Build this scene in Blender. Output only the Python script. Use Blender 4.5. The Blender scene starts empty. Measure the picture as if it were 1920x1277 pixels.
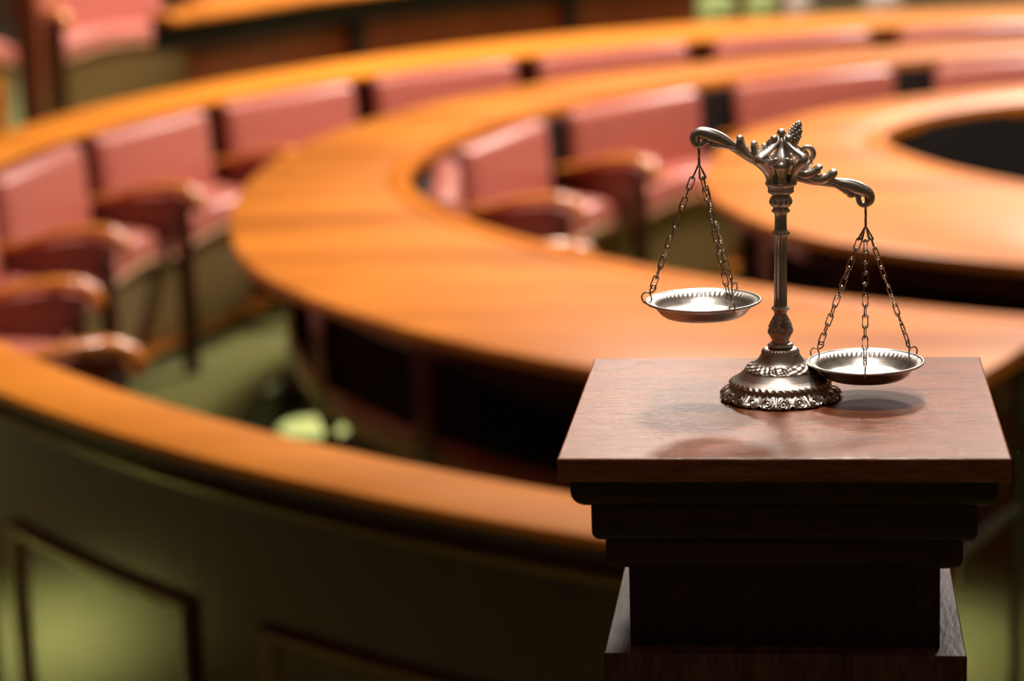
import bpy, bmesh, math, random
from math import sin, cos, pi, radians, sqrt
from mathutils import Vector, Matrix

# ------------------------------------------------------------------ camera
sc = bpy.context.scene
C = sc.collection
cam_d = bpy.data.cameras.new('camera')
cam = bpy.data.objects.new('camera', cam_d)
C.objects.link(cam)
PITCH, YAW, ROLL = 0.21548618, 0.12338198, -0.03270768
fw = Vector((-sin(YAW) * cos(PITCH), cos(YAW) * cos(PITCH), -sin(PITCH)))
r0 = Vector((cos(YAW), sin(YAW), 0.0))
u0 = r0.cross(fw)
rt = cos(ROLL) * r0 + sin(ROLL) * u0
up = -sin(ROLL) * r0 + cos(ROLL) * u0
M = Matrix((rt, up, -fw)).transposed().to_4x4()
M.translation = Vector((0, 0, 1.67))
cam.matrix_world = M
cam_d.sensor_width = 36.0
cam_d.lens = 86.25
cam_d.clip_start = 0.05
cam_d.clip_end = 100
cam_d.dof.use_dof = True
cam_d.dof.focus_distance = 1.56
cam_d.dof.aperture_fstop = 5.2
sc.camera = cam

# ------------------------------------------------------------------ world and lights
sc.view_settings.view_transform = 'Standard'
sc.view_settings.look = 'None'
sc.view_settings.gamma = 1.0
sc.view_settings.exposure = 0.0
w = bpy.data.worlds.new('world')
sc.world = w
w.use_nodes = True
w.node_tree.nodes['Background'].inputs[0].default_value = (1.0, 0.72, 0.52, 1)
w.node_tree.nodes['Background'].inputs[1].default_value = 0.09


# ambient gradient, brighter overhead than at the horizon, shaped to darken the pedestal fronts
_wt = w.node_tree
_tc = _wt.nodes.new('ShaderNodeTexCoord')
_sx = _wt.nodes.new('ShaderNodeSeparateXYZ')
_mr = _wt.nodes.new('ShaderNodeMapRange')
_mr.inputs['From Min'].default_value = 0.0
_mr.inputs['From Max'].default_value = 0.7
_mr.inputs['To Min'].default_value = 0.035
_mr.inputs['To Max'].default_value = 0.13
_wt.links.new(_tc.outputs['Generated'], _sx.inputs[0])
_wt.links.new(_sx.outputs['Z'], _mr.inputs['Value'])
_wt.links.new(_mr.outputs[0], _wt.nodes['Background'].inputs[1])


def area(name, loc, target, sx, sy, power, col=(1, 0.93, 0.84), spread=180):
    d = bpy.data.lights.new(name, 'AREA')
    d.shape = 'RECTANGLE'
    d.size, d.size_y = sx, sy
    d.energy = power
    d.color = col
    d.spread = radians(spread)
    o = bpy.data.objects.new(name, d)
    C.objects.link(o)
    o.location = loc
    v = Vector(target) - Vector(loc)
    o.rotation_euler = v.to_track_quat('-Z', 'Y').to_euler()
    return o


# unseen area lights: overhead lamps, far sheen light, pools added on the carpet
area('ceiling_lamp_front', (0.05, 3.2, 3.3), (0.0, 1.5, 1.25), 0.34, 0.28, 6.0, (1, 0.93, 0.84), 50)
area('ceiling_lamp_entrance', (-0.05, 1.62, 3.6), (-0.05, 1.56, 1.2), 0.35, 0.35, 0.8, (1, 0.95, 0.90), 24)  # added overhead to put highlights on the metal scale
area('ceiling_lamp_centre', (1.2, 6.2, 4.2), (0.4, 6.0, 0), 0.8, 0.8, 155, (1, 0.88, 0.76), 150)
area('ceiling_lamp_left', (-0.6, 8.2, 4.2), (-1.0, 7.5, 0), 0.6, 0.6, 115, (1, 0.88, 0.76), 150)
area('ceiling_lamp_near', (-1.0, 4.7, 4.3), (-1.0, 4.4, 0), 0.4, 0.4, 11, (1, 0.90, 0.78), 62)  # added fill, brightens the near rail top and desk
area('ceiling_lamp_far', (-2.2, 9.6, 5.4), (-2.5, 10.6, 0), 0.8, 0.8, 85, (1, 0.92, 0.82), 80)
area('ceiling_lamp_far_right', (2.0, 13.5, 4.3), (1.2, 13.0, 0), 1.2, 1.2, 330, (1, 0.95, 0.88), 150)
area('aisle_lamp', (-2.22, 4.1, 2.6), (-2.22, 4.1, 0), 0.15, 0.15, 15, (1, 0.97, 0.88), 24)  # added pool of light for the railing panels to reflect as green
_sd = bpy.data.lights.new('step_lamp', 'SPOT')  # added narrow beam for the bright carpet patch, not a fixture
_sd.energy, _sd.spot_size, _sd.spot_blend, _sd.shadow_soft_size = 2300, radians(4.0), 0.3, 0.01
_so = bpy.data.objects.new('step_lamp', _sd)
C.objects.link(_so)
_so.location = (-2.1, 7.4, 3.4)
_so.rotation_euler = (Vector((-1.35, 6.48, 0)) - Vector((-2.1, 7.4, 3.4))).to_track_quat('-Z', 'Y').to_euler()
area('right_aisle_lamp', (1.05, 4.2, 2.4), (1.05, 4.3, 0), 0.15, 0.15, 12, (1, 0.97, 0.88), 22)  # added out of view so the desk end panel reflects lit carpet
area('window_daylight', (2.2, 19.4, 5.3), (0.8, 3.0, 1.0), 8.0, 2.8, 20, (1.0, 0.84, 0.84), 120)  # unseen light added for the sheen on desks and pedestal


# ------------------------------------------------------------------ materials
def nmat(name):
    m = bpy.data.materials.new(name)
    m.use_nodes = True
    nt = m.node_tree
    return m, nt, nt.nodes['Principled BSDF']


def wood(name, dark, light, scale=(2.0, 30.0, 30.0), rough=0.3, coat=0.3, rot=0.0, fine=0.35, coatr=0.12, bump=0.02, spec=0.5):
    m, nt, b = nmat(name)
    N, L = nt.nodes, nt.links
    tc = N.new('ShaderNodeTexCoord')
    mp = N.new('ShaderNodeMapping')
    mp.inputs['Rotation'].default_value = (0, 0, rot)
    mp.inputs['Scale'].default_value = scale
    L.new(tc.outputs['Object'], mp.inputs['Vector'])
    n1 = N.new('ShaderNodeTexNoise')
    n1.inputs['Scale'].default_value = 1.0
    n1.inputs['Detail'].default_value = 6
    n1.inputs['Roughness'].default_value = 0.6
    n1.inputs['Distortion'].default_value = 0.3
    L.new(mp.outputs[0], n1.inputs['Vector'])
    mp2 = N.new('ShaderNodeMapping')
    mp2.inputs['Rotation'].default_value = (0, 0, rot)
    mp2.inputs['Scale'].default_value = tuple(s * (6 if s > 10 else 9) for s in scale)
    L.new(tc.outputs['Object'], mp2.inputs['Vector'])
    n2 = N.new('ShaderNodeTexNoise')
    n2.inputs['Scale'].default_value = 1.0
    n2.inputs['Detail'].default_value = 3
    L.new(mp2.outputs[0], n2.inputs['Vector'])
    mx = N.new('ShaderNodeMath')
    mx.operation = 'MULTIPLY_ADD'
    mx.inputs[1].default_value = fine
    L.new(n2.outputs[0], mx.inputs[0])
    sb = N.new('ShaderNodeMath')
    sb.operation = 'SUBTRACT'
    sb.inputs[1].default_value = fine * 0.5
    L.new(n1.outputs[0], sb.inputs[0])
    L.new(sb.outputs[0], mx.inputs[2])
    cr = N.new('ShaderNodeValToRGB')
    cr.color_ramp.elements[0].position = 0.30
    cr.color_ramp.elements[0].color = (*dark, 1)
    cr.color_ramp.elements[1].position = 0.68
    cr.color_ramp.elements[1].color = (*light, 1)
    L.new(mx.outputs[0], cr.inputs[0])
    L.new(cr.outputs[0], b.inputs['Base Color'])
    b.inputs['Roughness'].default_value = rough
    b.inputs['Specular IOR Level'].default_value = spec
    b.inputs['Coat Weight'].default_value = coat
    b.inputs['Coat Roughness'].default_value = coatr
    bp = N.new('ShaderNodeBump')
    bp.inputs['Strength'].default_value = bump * 10
    bp.inputs['Distance'].default_value = 0.0006
    L.new(n2.outputs[0], bp.inputs['Height'])
    L.new(bp.outputs[0], b.inputs['Normal'])
    return m


def plain(name, col, rough=0.5, nscale=40, var=0.15, coat=0.0, metal=0.0, bump=0.0, coatr=0.15, sheen=0.0):
    m, nt, b = nmat(name)
    N, L = nt.nodes, nt.links
    tc = N.new('ShaderNodeTexCoord')
    n = N.new('ShaderNodeTexNoise')
    n.inputs['Scale'].default_value = nscale
    n.inputs['Detail'].default_value = 4
    L.new(tc.outputs['Object'], n.inputs['Vector'])
    cr = N.new('ShaderNodeValToRGB')
    cr.color_ramp.elements[0].position = 0.3
    cr.color_ramp.elements[0].color = (*[c * (1 - var) for c in col], 1)
    cr.color_ramp.elements[1].position = 0.7
    cr.color_ramp.elements[1].color = (*[min(1, c * (1 + var)) for c in col], 1)
    L.new(n.outputs[0], cr.inputs[0])
    L.new(cr.outputs[0], b.inputs['Base Color'])
    b.inputs['Roughness'].default_value = rough
    b.inputs['Metallic'].default_value = metal
    b.inputs['Coat Weight'].default_value = coat
    b.inputs['Coat Roughness'].default_value = coatr
    b.inputs['Sheen Weight'].default_value = sheen
    if bump:
        bp = N.new('ShaderNodeBump')
        bp.inputs['Strength'].default_value = bump
        bp.inputs['Distance'].default_value = 0.0005
        L.new(n.outputs[0], bp.inputs['Height'])
        L.new(bp.outputs[0], b.inputs['Normal'])
    return m


M_TOP = wood('orange_veneer', (0.40, 0.108, 0.010), (0.86, 0.285, 0.036), (0.9, 4.0, 4.0), 0.34, 0.0, radians(-22), 0.10, 0.16, spec=0.5)
M_BAND = wood('orange_edge_band', (0.54, 0.15, 0.012), (0.70, 0.21, 0.018), (1.5, 6.0, 6.0), 0.34, 0.0, 0.6, 0.10, 0.16, spec=0.2)
M_RAIL = wood('rail_veneer', (0.60, 0.18, 0.016), (0.82, 0.28, 0.028), (1.5, 6.0, 6.0), 0.5, 0.0, 0.8, 0.10, 0.2, spec=0.12)
M_DARK = wood('dark_mahogany', (0.034, 0.008, 0.005), (0.070, 0.017, 0.009), (18.0, 18.0, 1.2), 0.17, 0.0, 0, 0.15, 0.06)
M_RED = wood('red_mahogany', (0.13, 0.020, 0.008), (0.20, 0.035, 0.012), (10.0, 10.0, 1.5), 0.28, 0.4, 0, 0.15, 0.1)
M_REDB = wood('red_brown_wood', (0.24, 0.045, 0.012), (0.36, 0.075, 0.018), (10.0, 10.0, 1.5), 0.3, 0.2, 0, 0.15, 0.1)
M_ARM = wood('arm_wood', (0.56, 0.16, 0.022), (0.74, 0.25, 0.036), (10.0, 2.0, 10.0), 0.26, 1.0, 0, 0.15, 0.14)
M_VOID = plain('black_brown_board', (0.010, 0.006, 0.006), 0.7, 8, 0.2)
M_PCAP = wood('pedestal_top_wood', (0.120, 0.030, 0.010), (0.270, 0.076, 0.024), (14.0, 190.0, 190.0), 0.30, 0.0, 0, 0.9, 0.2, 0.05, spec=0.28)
M_PMOL = wood('pedestal_moulding_wood', (0.020, 0.006, 0.005), (0.048, 0.015, 0.010), (6.0, 60.0, 60.0), 0.5, 0.0, 0, 0.5, 0.2, 0.04, spec=0.2)  # same wood as the top, darkened to paint in the unlit sides
M_PSH = wood('pedestal_shaft_wood', (0.014, 0.004, 0.0035), (0.045, 0.014, 0.009), (110.0, 110.0, 8.0), 0.5, 0.0, 0, 0.6, 0.2, 0.05, spec=0.2)  # shaft colour likewise carries the shade of its unlit front
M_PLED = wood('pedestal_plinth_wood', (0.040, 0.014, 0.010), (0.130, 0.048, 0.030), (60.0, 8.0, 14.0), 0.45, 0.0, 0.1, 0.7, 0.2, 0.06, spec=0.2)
M_LEATHER = plain('pink_red_leather', (0.52, 0.150, 0.112), 0.36, 60, 0.08, 0.25, 0, 0.15, 0.3)
M_BEAD = wood('bead_wood', (0.17, 0.10, 0.028), (0.27, 0.16, 0.045), (4.0, 4.0, 4.0), 0.35, 0.1, 0, 0.15, 0.2)  # lighter olive tone paints in the highlight along the beads
M_OLIVE = plain('olive_fabric', (0.31, 0.195, 0.075), 0.8, 90, 0.10)
M_PIPE = plain('tan_piping', (0.36, 0.20, 0.085), 0.5, 90, 0.08)
M_CARPET = plain('green_carpet', (0.175, 0.180, 0.030), 0.95, 120, 0.18, bump=0.5, sheen=0.2)
M_WALL = plain('warm_plaster', (0.45, 0.25, 0.16), 0.8, 3, 0.06)
M_CREAM = plain('cream_cushion', (0.65, 0.50, 0.42), 0.5, 30, 0.08)
M_GREENF = plain('pale_green_fabric', (0.42, 0.50, 0.18), 0.7, 30, 0.08)


def metal_mat(name, base, dark, rough):
    m, nt, b = nmat(name)
    N, L = nt.nodes, nt.links
    g = N.new('ShaderNodeNewGeometry')
    tc = N.new('ShaderNodeTexCoord')
    n = N.new('ShaderNodeTexNoise')
    n.inputs['Scale'].default_value = 120
    n.inputs['Detail'].default_value = 5
    L.new(tc.outputs['Object'], n.inputs['Vector'])
    cr = N.new('ShaderNodeValToRGB')
    cr.color_ramp.elements[0].position = 0.44
    cr.color_ramp.elements[0].color = (0, 0, 0, 1)
    cr.color_ramp.elements[1].position = 0.53
    cr.color_ramp.elements[1].color = (1, 1, 1, 1)
    L.new(g.outputs['Pointiness'], cr.inputs[0])
    ad = N.new('ShaderNodeMath')
    ad.operation = 'MULTIPLY_ADD'
    ad.inputs[1].default_value = 0.5
    L.new(n.outputs[0], ad.inputs[0])
    mu = N.new('ShaderNodeMath')
    mu.operation = 'MULTIPLY'
    mu.inputs[1].default_value = 0.75
    L.new(cr.outputs[0], mu.inputs[0])
    L.new(mu.outputs[0], ad.inputs[2])
    mix = N.new('ShaderNodeMix')
    mix.data_type = 'RGBA'
    mix.inputs[6].default_value = (*dark, 1)
    mix.inputs[7].default_value = (*base, 1)
    L.new(ad.outputs[0], mix.inputs[0])
    L.new(mix.outputs[2], b.inputs['Base Color'])
    b.inputs['Metallic'].default_value = 1.0
    mr = N.new('ShaderNodeMapRange')
    mr.inputs['To Min'].default_value = rough - 0.06
    mr.inputs['To Max'].default_value = rough + 0.08
    L.new(n.outputs[0], mr.inputs[0])
    L.new(mr.outputs[0], b.inputs['Roughness'])
    return m


M_MET = metal_mat('antique_pewter', (0.66, 0.57, 0.50), (0.13, 0.09, 0.07), 0.36)
M_PAN = metal_mat('brushed_pewter', (0.56, 0.51, 0.46), (0.20, 0.155, 0.13), 0.33)
M_CHAIN = metal_mat('darkened_wire', (0.42, 0.31, 0.24), (0.10, 0.06, 0.045), 0.25)


# ------------------------------------------------------------------ mesh helpers
def link(name, bm, mat, parent=None, smooth=True, loc=None, rotz=0.0, angle=35):
    me = bpy.data.meshes.new(name)
    bmesh.ops.recalc_face_normals(bm, faces=bm.faces[:])
    if smooth:
        for f in bm.faces:
            f.smooth = True
        for e in bm.edges:
            if len(e.link_faces) == 2:
                try:
                    if e.calc_face_angle() > radians(angle):
                        e.smooth = False
                except ValueError:
                    pass
    bm.to_mesh(me)
    bm.free()
    me.materials.append(mat)
    o = bpy.data.objects.new(name, me)
    C.objects.link(o)
    if parent:
        o.parent = parent
    if loc:
        o.location = loc
    o.rotation_euler = (0, 0, rotz)
    return o


def empty(name, label, cat, loc=(0, 0, 0), rotz=0, group=None):
    o = bpy.data.objects.new(name, None)
    o.empty_display_size = 0.1
    C.objects.link(o)
    o.location = loc
    o.rotation_euler = (0, 0, rotz)
    o['label'] = label
    o['category'] = cat
    if group:
        o['group'] = group
    return o


def structure(o):
    o['kind'] = 'structure'
    return o


def box(bm, x0, x1, y0, y1, z0, z1, bev=0.0, seg=3):
    vs = [bm.verts.new((x, y, z)) for z in (z0, z1) for y in (y0, y1) for x in (x0, x1)]
    fs = [(0, 1, 3, 2), (4, 6, 7, 5), (0, 4, 5, 1), (2, 3, 7, 6), (0, 2, 6, 4), (1, 5, 7, 3)]
    faces = [bm.faces.new([vs[i] for i in f]) for f in fs]
    if bev:
        es = list({e for f in faces for e in f.edges})
        bmesh.ops.bevel(bm, geom=es, offset=bev, segments=seg, profile=0.5, affect='EDGES')
    return vs


def lathe(bm, prof, n=96, disp=None, closed=False, lean=0.0, ox=0.0, sub=1):
    """prof: list of (r, z) in metres; disp(theta, t, r, z) -> (dr, dz)"""
    P = []
    for i in range(len(prof) - 1):
        for k in range(sub):
            t = k / sub
            P.append((prof[i][0] + (prof[i + 1][0] - prof[i][0]) * t, prof[i][1] + (prof[i + 1][1] - prof[i][1]) * t))
    P.append(prof[-1])
    rings = []
    for r, z in P:
        ring = []
        if r < 1e-7:
            v = bm.verts.new((ox + lean * z, 0, z))
            rings.append([v])
            continue
        for k in range(n):
            a = 2 * pi * k / n
            dr, dz = disp(a, r, z) if disp else (0, 0)
            ring.append(bm.verts.new((ox + lean * z + (r + dr) * cos(a), (r + dr) * sin(a), z + dz)))
        rings.append(ring)
    for a, b in zip(rings[:-1], rings[1:]):
        if len(a) == 1 and len(b) == 1:
            continue
        for k in range(n):
            k2 = (k + 1) % n
            if len(a) == 1:
                bm.faces.new((a[0], b[k], b[k2]))
            elif len(b) == 1:
                bm.faces.new((a[k], b[0], a[k2]))
            else:
                bm.faces.new((a[k], b[k], b[k2], a[k2]))
    if closed:
        a, b = rings[-1], rings[0]
        for k in range(n):
            k2 = (k + 1) % n
            bm.faces.new((a[k], b[k], b[k2], a[k2]))


def smooth_path(pts, sub):
    """Catmull-Rom through tuples of any length"""
    out = []
    n = len(pts)
    for i in range(n - 1):
        p0, p1, p2, p3 = pts[max(i - 1, 0)], pts[i], pts[i + 1], pts[min(i + 2, n - 1)]
        for k in range(sub):
            t = k / sub
            out.append(tuple(0.5 * (2 * b + (c - a) * t + (2 * a - 5 * b + 4 * c - d) * t * t + (3 * b - a - 3 * c + d) * t ** 3)
                             for a, b, c, d in zip(p0, p1, p2, p3)))
    out.append(tuple(pts[-1]))
    return out


def tube(bm, pts, n=8, closed=False, flat=1.0, ref=Vector((0, 1, 0)), groove=0.0, gn=4):
    """pts: (x,y,z,r). flat scales the radius along the reference axis"""
    rings = []
    m = len(pts)
    for i, p in enumerate(pts):
        a = Vector(pts[(i - 1) % m][:3] if closed or i else p[:3])
        b = Vector(pts[(i + 1) % m][:3] if closed or i < m - 1 else p[:3])
        t = (b - a)
        if t.length < 1e-9:
            t = Vector((0, 0, 1))
        t.normalize()
        s = ref - ref.dot(t) * t
        if s.length < 1e-3:
            s = Vector((1, 0, 0)) - t.x * t
        s.normalize()
        q = t.cross(s)
        ring = []
        for k in range(n):
            an = 2 * pi * k / n
            rr = p[3] * (1 + groove * cos(gn * an))
            ring.append(bm.verts.new(Vector(p[:3]) + s * (cos(an) * rr * flat) + q * (sin(an) * rr)))
        rings.append(ring)
    rng = range(m) if closed else range(m - 1)
    for i in rng:
        a, b = rings[i], rings[(i + 1) % m]
        for k in range(n):
            k2 = (k + 1) % n
            bm.faces.new((a[k], a[k2], b[k2], b[k]))
    if not closed:
        for ring, p, q in ((rings[0], pts[0], pts[1]), (rings[-1], pts[-1], pts[-2])):
            d = (Vector(p[:3]) - Vector(q[:3]))
            if d.length > 1e-9:
                d.normalize()
            v = bm.verts.new(Vector(p[:3]) + d * p[3] * 0.7)
            for k in range(n):
                bm.faces.new((ring[k], ring[(k + 1) % n], v))


def ball(bm, x, y, z, r, seg=16):
    bmesh.ops.create_uvsphere(bm, u_segments=seg, v_segments=seg // 2 + 2, radius=r, matrix=Matrix.Translation((x, y, z)))


def interp(tab, a):
    """tab of (degrees, value), smooth interpolation"""
    if a <= tab[0][0]:
        return tab[0][1]
    for (a0, v0), (a1, v1) in zip(tab[:-1], tab[1:]):
        if a <= a1:
            k = tab.index((a0, v0))
            am, vm = tab[k - 1] if k else (a0 - (a1 - a0), v0)
            ap, vp = tab[k + 2] if k + 2 < len(tab) else (a1 + (a1 - a0), v1)
            m0, m1 = (v1 - vm) / (a1 - am), (vp - v0) / (ap - a0)
            h = a1 - a0
            t = (a - a0) / h
            return (2 * t ** 3 - 3 * t * t + 1) * v0 + (t ** 3 - 2 * t * t + t) * h * m0 + (3 * t * t - 2 * t ** 3) * v1 + (t ** 3 - t * t) * h * m1
    return tab[-1][1]


def sweep(bm, centre, prof, a0, a1, step=1.0):
    """prof: list of functions/points: each (rfun, dr, z); closed loop swept from a0 to a1 degrees"""
    n = max(2, int(round(abs(a1 - a0) / step)))
    rings = []
    for i in range(n + 1):
        a = a0 + (a1 - a0) * i / n
        ring = []
        for rf, dr, z in prof:
            r = (rf(a) if callable(rf) else rf) + dr
            ring.append(bm.verts.new((centre[0] + r * cos(radians(a)), centre[1] + r * sin(radians(a)), z)))
        rings.append(ring)
    m = len(prof)
    for a, b in zip(rings[:-1], rings[1:]):
        for k in range(m):
            k2 = (k + 1) % m
            bm.faces.new((a[k], a[k2], b[k2], b[k]))
    bm.faces.new(rings[0])
    bm.faces.new(list(reversed(rings[-1])))


def slab(ri, ro, z0, z1, rnd=0.008):
    """closed profile of a board between radii ri and ro with rounded upper and lower edges"""
    h = z1 - z0
    q = min(rnd, h * 0.45)
    return [(ri, q, z0), (ro, -q, z0), (ro, -q * 0.3, z0 + q * 0.3), (ro, 0, z0 + q), (ro, 0, z1 - q), (ro, -q * 0.3, z1 - q * 0.3), (ro, -q, z1),
            (ri, q, z1), (ri, q * 0.3, z1 - q * 0.3), (ri, 0, z1 - q), (ri, 0, z0 + q), (ri, q * 0.3, z0 + q * 0.3)]


CA = (1.463, 6.248)
CB = (1.375, 6.49)

# ------------------------------------------------------------------ the setting
bm = bmesh.new()
box(bm, -7.0, 9.0, -1.5, 20.0, -0.05, 0.0)
structure(link('floor', bm, M_CARPET, smooth=False))
bm = bmesh.new()
box(bm, -7.0, 9.0, 20.0, 20.2, 0.0, 8.0)
structure(link('wall_back', bm, M_WALL, smooth=False))
bm = bmesh.new()
box(bm, -7.2, -7.0, -1.5, 20.0, 0.0, 6.8)
structure(link('wall_left', bm, M_WALL, smooth=False))
# unseen windows with faintly glowing panes, added to dress the far sheen light
M_PANE, _nt, _b = nmat('daylit_pane')
_b.inputs['Base Color'].default_value = (0.8, 0.8, 0.82, 1)
_b.inputs['Emission Color'].default_value = (1.0, 0.90, 0.88, 1)
_b.inputs['Emission Strength'].default_value = 0.25
for _i in range(4):
    x0 = -1.7 + _i * 2.0
    bm = bmesh.new()
    for (a, b, c, d) in ((0, 0.08, 0, 2.8), (1.72, 1.8, 0, 2.8), (0.86, 0.94, 0, 2.8), (0, 1.8, 0, 0.08), (0, 1.8, 2.72, 2.8), (0, 1.8, 1.36, 1.42)):
        box(bm, x0 + a, x0 + b, 19.90, 19.99, 3.9 + c, 3.9 + d)
    wf = structure(link('window_%d' % (_i + 1), bm, M_VOID, smooth=False))
    bm = bmesh.new()
    box(bm, x0, x0 + 1.8, 19.97, 19.995, 3.9, 6.7)
    link('pane', bm, M_PANE, wf, smooth=False)

# carpeted steps carrying the seats, with wooden nosing; a broad lower tread in front of the outer row
tn = 5


def steps(c, r_back, r_nose, r_low, a0, a1, sg):
    global tn
    bm = bmesh.new()
    sweep(bm, c, [(r_nose + 0.02, 0, 0.1005), (r_back, 0, 0.1005), (r_back, 0, 0.14), (r_nose + 0.02, 0, 0.14)], a0, a1)
    structure(link('trim_%d' % tn, bm, M_CARPET))
    bm = bmesh.new()
    sweep(bm, c, slab(r_nose, r_back, 0.1405, 0.156, 0.006), a0, a1)
    structure(link('trim_%d' % (tn + 1), bm, M_ARM))
    bm = bmesh.new()
    sweep(bm, c, [(r_low + 0.012, 0, 0.001), (r_back, 0, 0.001), (r_back, 0, 0.10), (r_low, 0, 0.10)][:4], a0, a1)
    structure(link('trim_%d' % (tn + 2), bm, M_CARPET))
    bm = bmesh.new()
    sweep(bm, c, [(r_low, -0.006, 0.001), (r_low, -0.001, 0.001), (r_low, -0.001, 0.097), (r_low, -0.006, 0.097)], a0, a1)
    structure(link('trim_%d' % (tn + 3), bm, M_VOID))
    tn += 4


steps(CA, 3.60, 3.375, 2.96, 84, 216, 1)
steps(CB, 2.33, 2.19, 1.98, 84, 216, 1)
# raised floor of the rear rows
bm = bmesh.new()
sweep(bm, CA, [(4.52, 0, 0.001), (10.5, 0, 0.001), (10.5, 0, 0.26), (4.52, 0, 0.26)], 84, 176)
structure(link('trim_3', bm, M_CARPET))


# ------------------------------------------------------------------ outer railing
def r_rail_out(a):
    return interp([(97, 4.25), (127, 4.12), (147, 3.98), (160, 3.92), (170, 3.86), (185, 3.80), (210, 3.762), (245, 3.762)], a)


RAIL_A0, RAIL_A1 = 84, 248
rail = empty('curved_railing', 'curved panelled wooden railing with orange top sweeping around the chamber, beside the pedestal', 'railing',
             (CA[0] + 3.68 * cos(radians(225)), CA[1] + 3.68 * sin(radians(225)), 0))
RL = Vector(rail.location)


def rel(bm, L):
    bmesh.ops.translate(bm, verts=bm.verts[:], vec=-Vector(L))
    return bm


bm = bmesh.new()
sweep(bm, CA, slab(3.605, r_rail_out, 0.762, 0.779, 0.007), RAIL_A0, RAIL_A1)
link('top_rail', rel(bm, RL), M_RAIL, rail)
bm = bmesh.new()
sweep(bm, CA, [(3.625, 0, 0.0), (3.672, 0, 0.0), (3.672, 0, 0.735), (3.625, 0, 0.735)], RAIL_A0, RAIL_A1)
link('body', rel(bm, RL), M_DARK, rail)
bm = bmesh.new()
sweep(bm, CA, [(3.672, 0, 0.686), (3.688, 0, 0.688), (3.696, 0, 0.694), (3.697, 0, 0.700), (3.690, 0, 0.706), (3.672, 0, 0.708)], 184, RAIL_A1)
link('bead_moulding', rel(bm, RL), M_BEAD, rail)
bm = bmesh.new()
sweep(bm, CA, [(3.60, 0.012, 0.735), (r_rail_out, -0.030, 0.735), (r_rail_out, -0.026, 0.740), (r_rail_out, -0.026, 0.762), (3.60, 0.012, 0.762)], RAIL_A0, RAIL_A1)
link('cornice', rel(bm, RL), M_DARK, rail)


def pring(bm, r, a, z):
    return bm.verts.new((CA[0] + r * cos(radians(a)), CA[1] + r * sin(radians(a)), z))


# raised panels framed by mouldings, on the outside of the railing
k = 0
a = 196.4
while a < 247:
    a0, a1 = a, a + 9.2
    if a1 > 247.4:
        a1 = 247.4
    bm = bmesh.new()
    dd = 0.55
    # frame as four mitred moulding strips (profile: outer low, crest, inner low)
    prof = [(0.0, 3.672), (0.08, 3.684), (0.30, 3.690), (0.50, 3.690), (0.75, 3.686), (0.92, 3.680), (1.0, 3.6735)]
    n = 12
    z0, z1 = 0.10, 0.512
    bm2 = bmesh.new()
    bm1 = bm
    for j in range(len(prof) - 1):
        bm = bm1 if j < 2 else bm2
        t0, q0 = prof[j]
        t1, q1 = prof[j + 1]

        def rect(t, q):
            i = t * 0.030
            ia = degrees_i = i / 3.67 * 180 / pi
            pts = []
            for s in range(n + 1):
                pts.append((q, a0 + ia + (a1 - a0 - 2 * ia) * s / n, z1 - i))
            for s in range(1, 4):
                pts.append((q, a1 - ia, z1 - i + (z0 + i - z1 + i) * s / 3))
            for s in range(1, n + 1):
                pts.append((q, a1 - ia - (a1 - a0 - 2 * ia) * s / n, z0 + i))
            for s in range(1, 3):
                pts.append((q, a0 + ia, z0 + i + (z1 - i - z0 - i) * s / 3))
            return [pring(bm, *p) for p in pts]
        A, B = rect(t0, q0), rect(t1, q1)
        m = len(A)
        for s in range(m):
            s2 = (s + 1) % m
            bm.faces.new((A[s], A[s2], B[s2], B[s]))
    fr = link('panel_frame', rel(bm1, RL), M_DARK, rail)
    link('frame_bead', rel(bm2, RL), M_BEAD, fr)  # inner half of the moulding, coloured as its lit band
    bm = bmesh.new()
    ii = 0.030 / 3.67 * 180 / pi
    sweep(bm, CA, [(3.672, 0.0, z0 + 0.03), (3.675, 0, z0 + 0.03), (3.675, 0, z1 - 0.03), (3.672, 0, z1 - 0.03)], a0 + ii, a1 - ii, 0.5)
    link('panel', rel(bm, RL), M_DARK, fr)
    a += 11.9
    k += 1


# ------------------------------------------------------------------ ring desks
def r_b_out(a):
    return interp([(60, 3.02), (90, 2.96), (120, 2.90), (150, 2.84), (180, 2.82), (190, 2.835), (201, 2.89), (213, 2.98), (226, 3.03), (236, 3.05), (260, 3.05)], a)


def r_b_in(a):
    return interp([(60, 2.56), (104, 2.53), (117, 2.47), (135, 2.43), (160, 2.41), (180, 2.415), (191, 2.41), (206, 2.37), (217, 2.343), (245, 2.343), (270, 2.34)], a)


def r_c_in(a):
    return interp([(90, 1.22), (126, 1.235), (137, 1.255), (151, 1.24), (169, 1.19), (185, 1.11), (201, 1.06), (214, 1.042), (240, 1.04), (270, 1.1), (360, 1.15), (450, 1.22)], a)


def r_c_out(a):
    return interp([(90, 1.58), (130, 1.58), (160, 1.60), (175, 1.62), (188, 1.645), (200, 1.73), (213, 1.815), (222.5, 1.873), (240, 1.87), (270, 1.86), (360, 1.65), (450, 1.58)], a)


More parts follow.
